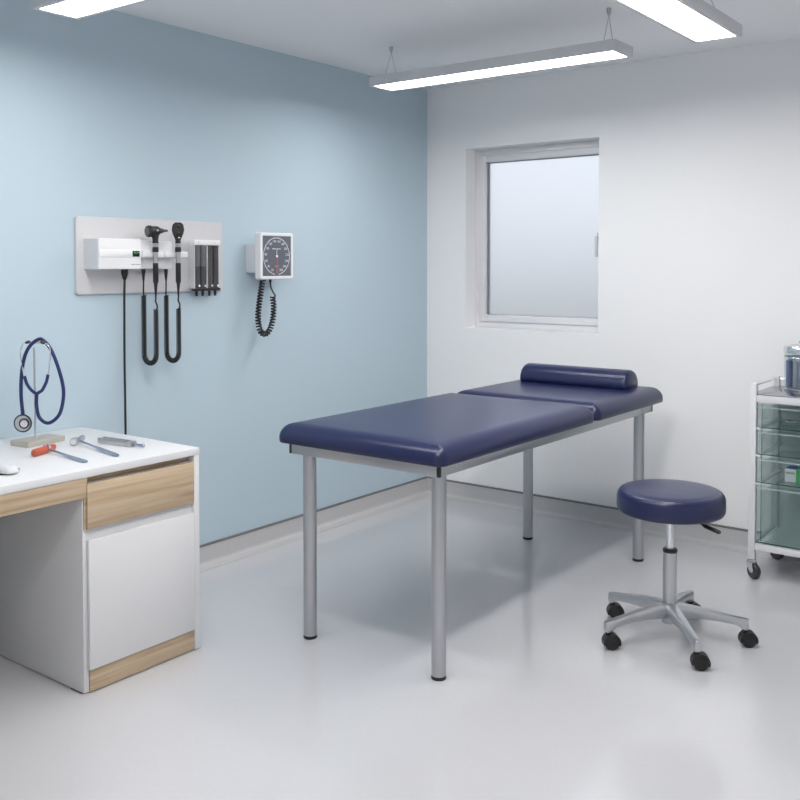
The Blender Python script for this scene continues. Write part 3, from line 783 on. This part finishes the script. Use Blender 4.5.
# ------------------------------------------------------------------ instrument trolley
CX0, CX1, CY0, CY1 = 2.088, 2.700, -.440, -.060
PW = .030
t = thing('instrument_trolley', ((CX0 + CX1) / 2, (CY0 + CY1) / 2, 0), 'white steel trolley with green tinted clear drawers against the white wall', 'trolley')
for x in (CX0, CX1 - PW):
    for y in (CY0, CY1 - PW):
        bm = B(); box(bm, x, x + PW, y, y + PW, .088, .880, .003); obj('post', bm, 'white_coat', t)
for z in ((.796, .829), (.133, .162)):
    bm = B(); box(bm, CX0 + PW, CX1 - PW, CY0 + .002, CY0 + .022, z[0], z[1], .002); box(bm, CX0 + PW, CX1 - PW, CY1 - .022, CY1 - .002, z[0], z[1], .002)
    box(bm, CX0 + .002, CX0 + .022, CY0 + PW, CY1 - PW, z[0], z[1], .002); box(bm, CX1 - .022, CX1 - .002, CY0 + PW, CY1 - PW, z[0], z[1], .002)
    obj('frame_rails', bm, 'white_coat', t)
bm = B(); box(bm, CX0 + .022, CX1 - .022, CY0 + .022, CY1 - .022, .148, .156); obj('bottom_shelf', bm, 'white_coat', t, smooth=False)
bm = B(); box(bm, CX0 + PW, CX1 - PW, CY0 + .0005, CY1 - .001, .8292, .8332, .0012); box(bm, CX0 + .003, CX1 - .003, CY0 + PW, CY1 - PW, .8291, .8331, .0012); obj('tray_top', bm, 'tray', t)
for y, z in ((None, None),):
    for x in (CX0 + PW / 2, CX1 - PW / 2):
        bm = B(); tube(bm, [(x, CY0 + PW - .002, .868), (x, CY1 - PW + .002, .868)], .0042, 10); obj('guard_rail', bm, 'chrome', t)
    bm = B(); tube(bm, [(CX0 + PW - .002, CY1 - PW / 2, .868), (CX1 - PW + .002, CY1 - PW / 2, .868)], .0042, 10); obj('guard_rail', bm, 'chrome', t)
# side and back sheets
bm = B(); box(bm, CX0 + .010, CX0 + .014, CY0 + PW, CY1 - PW, .162, .796); obj('side_sheet', bm, 'acrylic', t, smooth=False)
bm = B(); box(bm, CX1 - .014, CX1 - .010, CY0 + PW, CY1 - PW, .162, .796); obj('side_sheet', bm, 'acrylic', t, smooth=False)
bm = B(); box(bm, CX0 + PW, CX1 - PW, CY1 - .016, CY1 - .012, .162, .796); obj('back_sheet', bm, 'pale_plastic', t, smooth=False)
DRW = [(.686, .788), (.566, .676), (.440, .554), (.170, .428)]
DXa, DXb = CX0 + PW + .004, CX1 - PW - .004
for i, (za, zb) in enumerate(DRW):
    bm = B(); box(bm, DXa, DXb, CY0 + .004, CY0 + .009, za, zb)                         # clear front
    d = obj('drawer', bm, 'acrylic', t, smooth=False)
    xa, xb = DXa + .018, DXb - .018; zt = zb - (.022 if i < 3 else .03)
    for nm, bx in (('drawer_side', (xa, xa + .004, CY0 + .0092, CY1 - .035, za + .005, zt)), ('drawer_side', (xb - .004, xb, CY0 + .0092, CY1 - .035, za + .005, zt)), ('drawer_back', (xa + .0042, xb - .0042, CY1 - .039, CY1 - .035, za + .0052, zt)), ('drawer_bottom', (xa, xb, CY0 + .0092, CY1 - .035, za, za + .0045))):
        bm = B(); box(bm, *bx); obj(nm, bm, 'acrylic', d, smooth=False)
    bm = B()                                                                            # polished dark edges of the sheets
    box(bm, DXa, DXb, CY0 + .0038, CY0 + .0092, za - .0030, za + .0008); box(bm, xa - .0006, xa + .0022, CY0 + .0093, CY0 + .0105, za + .005, zb - .002)
    box(bm, xb - .0022, xb + .0006, CY0 + .0093, CY0 + .0105, za + .005, zb - .002)
    obj('sheet_edge', bm, 'acrylic_edge', d, smooth=False)
    bm = B(); box(bm, DXa, DXb, CY0 - .006, CY0 + .0038, zb - .0145, zb - .0115); obj('finger_lip', bm, 'acrylic_lip', d, smooth=False)
for z in (.679, .558, .4325):
    for x in (CX0 + PW - .001, CX1 - PW - .021):
        bm = B(); box(bm, x, x + .022, CY0 - .0025, CY1 - .03, z - .0035, z + .0050, .001); obj('runner', bm, 'white_coat', t)
for k, (x, y) in enumerate(((CX0 + .015, CY0 + .015), (CX1 - .015, CY0 + .015), (CX0 + .015, CY1 - .015), (CX1 - .015, CY1 - .015))):
    bm = B(); a = math.radians((-33, -50, -20, -40)[k]); f = Vector((math.cos(a), math.sin(a), 0)); ax = Vector((-f.y, f.x, 0))
    wc = Vector((x, y, .036)) + f * .014
    lathe(bm, [(.020, .0862), (.020, .080), (.012, .074)], (x, y, 0), seg=20)
    for s_ in (-1, 1):                                                                  # fork cheeks
        P = [(-.014, .078), (-.022, .066), (.006, .030), (.022, .030), (.026, .040), (.020, .066), (.012, .078)]
        A = [bm.verts.new(Vector((x, y, 0)) + f * u + Vector((0, 0, v)) + ax * s_ * .0135) for u, v in P]; C = [bm.verts.new(Vector((x, y, 0)) + f * u + Vector((0, 0, v)) + ax * s_ * .0160) for u, v in P]
        bm.faces.new(A); bm.faces.new(C[::-1])
        for i in range(7): j = (i + 1) % 7; bm.faces.new((A[i], A[j], C[j], C[i]))
    v0 = [bm.verts.new(Vector((x, y, zz)) + f * u + ax * s_) for u in (-.016, .016) for s_ in (-.016, .016) for zz in (.073, .079)]
    for q in ((0, 1, 3, 2), (4, 6, 7, 5), (0, 4, 5, 1), (2, 3, 7, 6), (0, 2, 6, 4), (1, 5, 7, 3)): bm.faces.new([v0[i] for i in q])
    lathe(bm, [(.005, -.018), (.005, .018)], wc, ax, 14)
    cs = obj('caster', bm, 'chrome', t)
    bm = B(); lathe(bm, [(.024, -.012), (.032, -.0115), (.0355, -.007), (.036, 0), (.0355, .007), (.032, .0115), (.024, .012)], wc, ax, 36); obj('wheel', bm, 'dark_plastic', cs)

# glass jar with steel lid on the trolley
JX, JY, JZ = 2.248, -.155, .8333
t = thing('glass_jar', (JX, JY, JZ), 'lidded clear glass jar with steel lid on the trolley top', 'jar')
bm = B(); lathe(bm, [(.070, .0005), (.084, .001), (.088, .006), (.088, .178), (.0855, .178), (.0855, .008), (.001, .008)], (JX, JY, JZ), seg=48, caps=False); obj('glass', bm, 'clear', t)
bm = B(); lathe(bm, [(.0885, .001), (.0895, .004), (.0885, .0075)], (JX, JY, JZ), seg=48, caps=False); obj('rim_band', bm, 'chrome', t)
bm = B(); lathe(bm, [(.0885, .140), (.0895, .142), (.0895, .150), (.0885, .152)], (JX, JY, JZ), seg=48, caps=False); obj('rim_band', bm, 'chrome', t)
bm = B(); lathe(bm, [(.086, .170), (.0915, .172), (.0915, .194), (.088, .200), (.070, .203), (.001, .2035)], (JX, JY, JZ), seg=48); l = obj('lid', bm, 'chrome', t)
bm = B(); lathe(bm, [(.010, .2035), (.008, .210), (.024, .214), (.026, .220), (.022, .2245), (.001, .2255)], (JX, JY, JZ), seg=28); obj('knob', bm, 'steel', l)
tag(obj('steel_canister', lathe(B(), [(.060, .0085), (.062, .011), (.062, .134), (.058, .135), (.001, .135)], (JX + .014, JY - .006, JZ), seg=40), 'steel', origin=(JX + .014, JY - .006, JZ + .0085)), 'polished steel cylinder standing inside the glass jar on the trolley', 'canister')
tag(obj('blue_insert', lathe(B(), [(.013, .0085), (.0145, .012), (.0145, .128), (.012, .132)], (JX - .066, JY - .004, JZ), seg=24), 'insert', origin=(JX - .066, JY - .004, JZ + .0085)), 'dark blue cylinder standing inside the left of the glass jar', 'roll')  # plain dark blue cylinder inside the jar's left side

# box of supplies in the third drawer
bz = DRW[2][0] + .0047
t = thing('supply_box', (2.270, -.330, bz), 'white, blue and green carton in the third clear drawer of the trolley', 'box')
bm = B(); box(bm, 2.225, 2.272, -.372, -.285, bz, bz + .056, .0015); obj('carton', bm, 'cardwhite', t)
bm = B(); box(bm, 2.2723, 2.338, -.3723, -.2847, bz, bz + .0563, .0015); obj('green_end', bm, 'green', t)
bm = B(); box(bm, 2.2249, 2.2721, -.3605, -.2848, bz + .0561, bz + .0566); obj('blue_top', bm, 'cardblue', t, smooth=False)
bm = B()
for k in range(5): box(bm, 2.230 + k * .0078, 2.2355 + k * .0078, -.3726, -.3720, bz + .036, bz + .044)
obj('lettering', bm, 'inkgrey', t, smooth=False)
# scissors in the top drawer
fz = DRW[0][0] + .0046
t = thing('forceps', (2.26, -.25, fz), 'slim steel forceps lying in the top clear drawer of the trolley', 'forceps')
for s_, nm in ((-1, 'arm'), (1, 'arm')):
    bm = B(); flatbar(bm, [(2.180, -.240 + s_ * .001), (2.200, -.242 + s_ * .008), (2.27, -.250 + s_ * .010), (2.34, -.258 + s_ * .002)], [.004, .005, .005, .0015], [.005, .005, .004, .002], [fz + .006] * 4); obj(nm, bm, 'chrome', t)

# ------------------------------------------------------------------ daylight, camera, view
wd = bpy.data.worlds.new('sky'); S.world = wd; wd.use_nodes = True
nt = wd.node_tree; bg = nt.nodes['Background']
sky = nt.nodes.new('ShaderNodeTexSky'); sky.sky_type = 'NISHITA'; sky.sun_disc = False; sky.sun_elevation = math.radians(38); sky.sun_rotation = math.radians(200); sky.air_density = 1.; sky.dust_density = 2.5
mx = nt.nodes.new('ShaderNodeMixRGB'); mx.inputs[0].default_value = .8; mx.inputs[2].default_value = (4.15, 4.25, 4.6, 1)
nt.links.new(sky.outputs[0], mx.inputs[1]); nt.links.new(mx.outputs[0], bg.inputs['Color']); bg.inputs['Strength'].default_value = .24

cd = bpy.data.cameras.new('camera'); cam = bpy.data.objects.new('camera', cd); COL.objects.link(cam)
cd.sensor_width = 36; cd.lens = 945.0 / 800 * 36; cd.shift_y = -(400 - 296.28) / 800; cd.clip_start = .05
cam.location = (3.3948, -4.7303, 1.4058); cam.rotation_euler = (PI / 2 - .0329, 0, .6512)
S.camera = cam
S.view_settings.view_transform = 'Standard'; S.view_settings.look = 'None'; S.view_settings.gamma = 1; S.view_settings.use_curve_mapping = False
S.view_settings.exposure = .05
S.cycles.use_denoising = True; S.cycles.max_bounces = 12; S.cycles.diffuse_bounces = 6; S.cycles.transparent_max_bounces = 24
S.cycles.sample_clamp_indirect = 6.
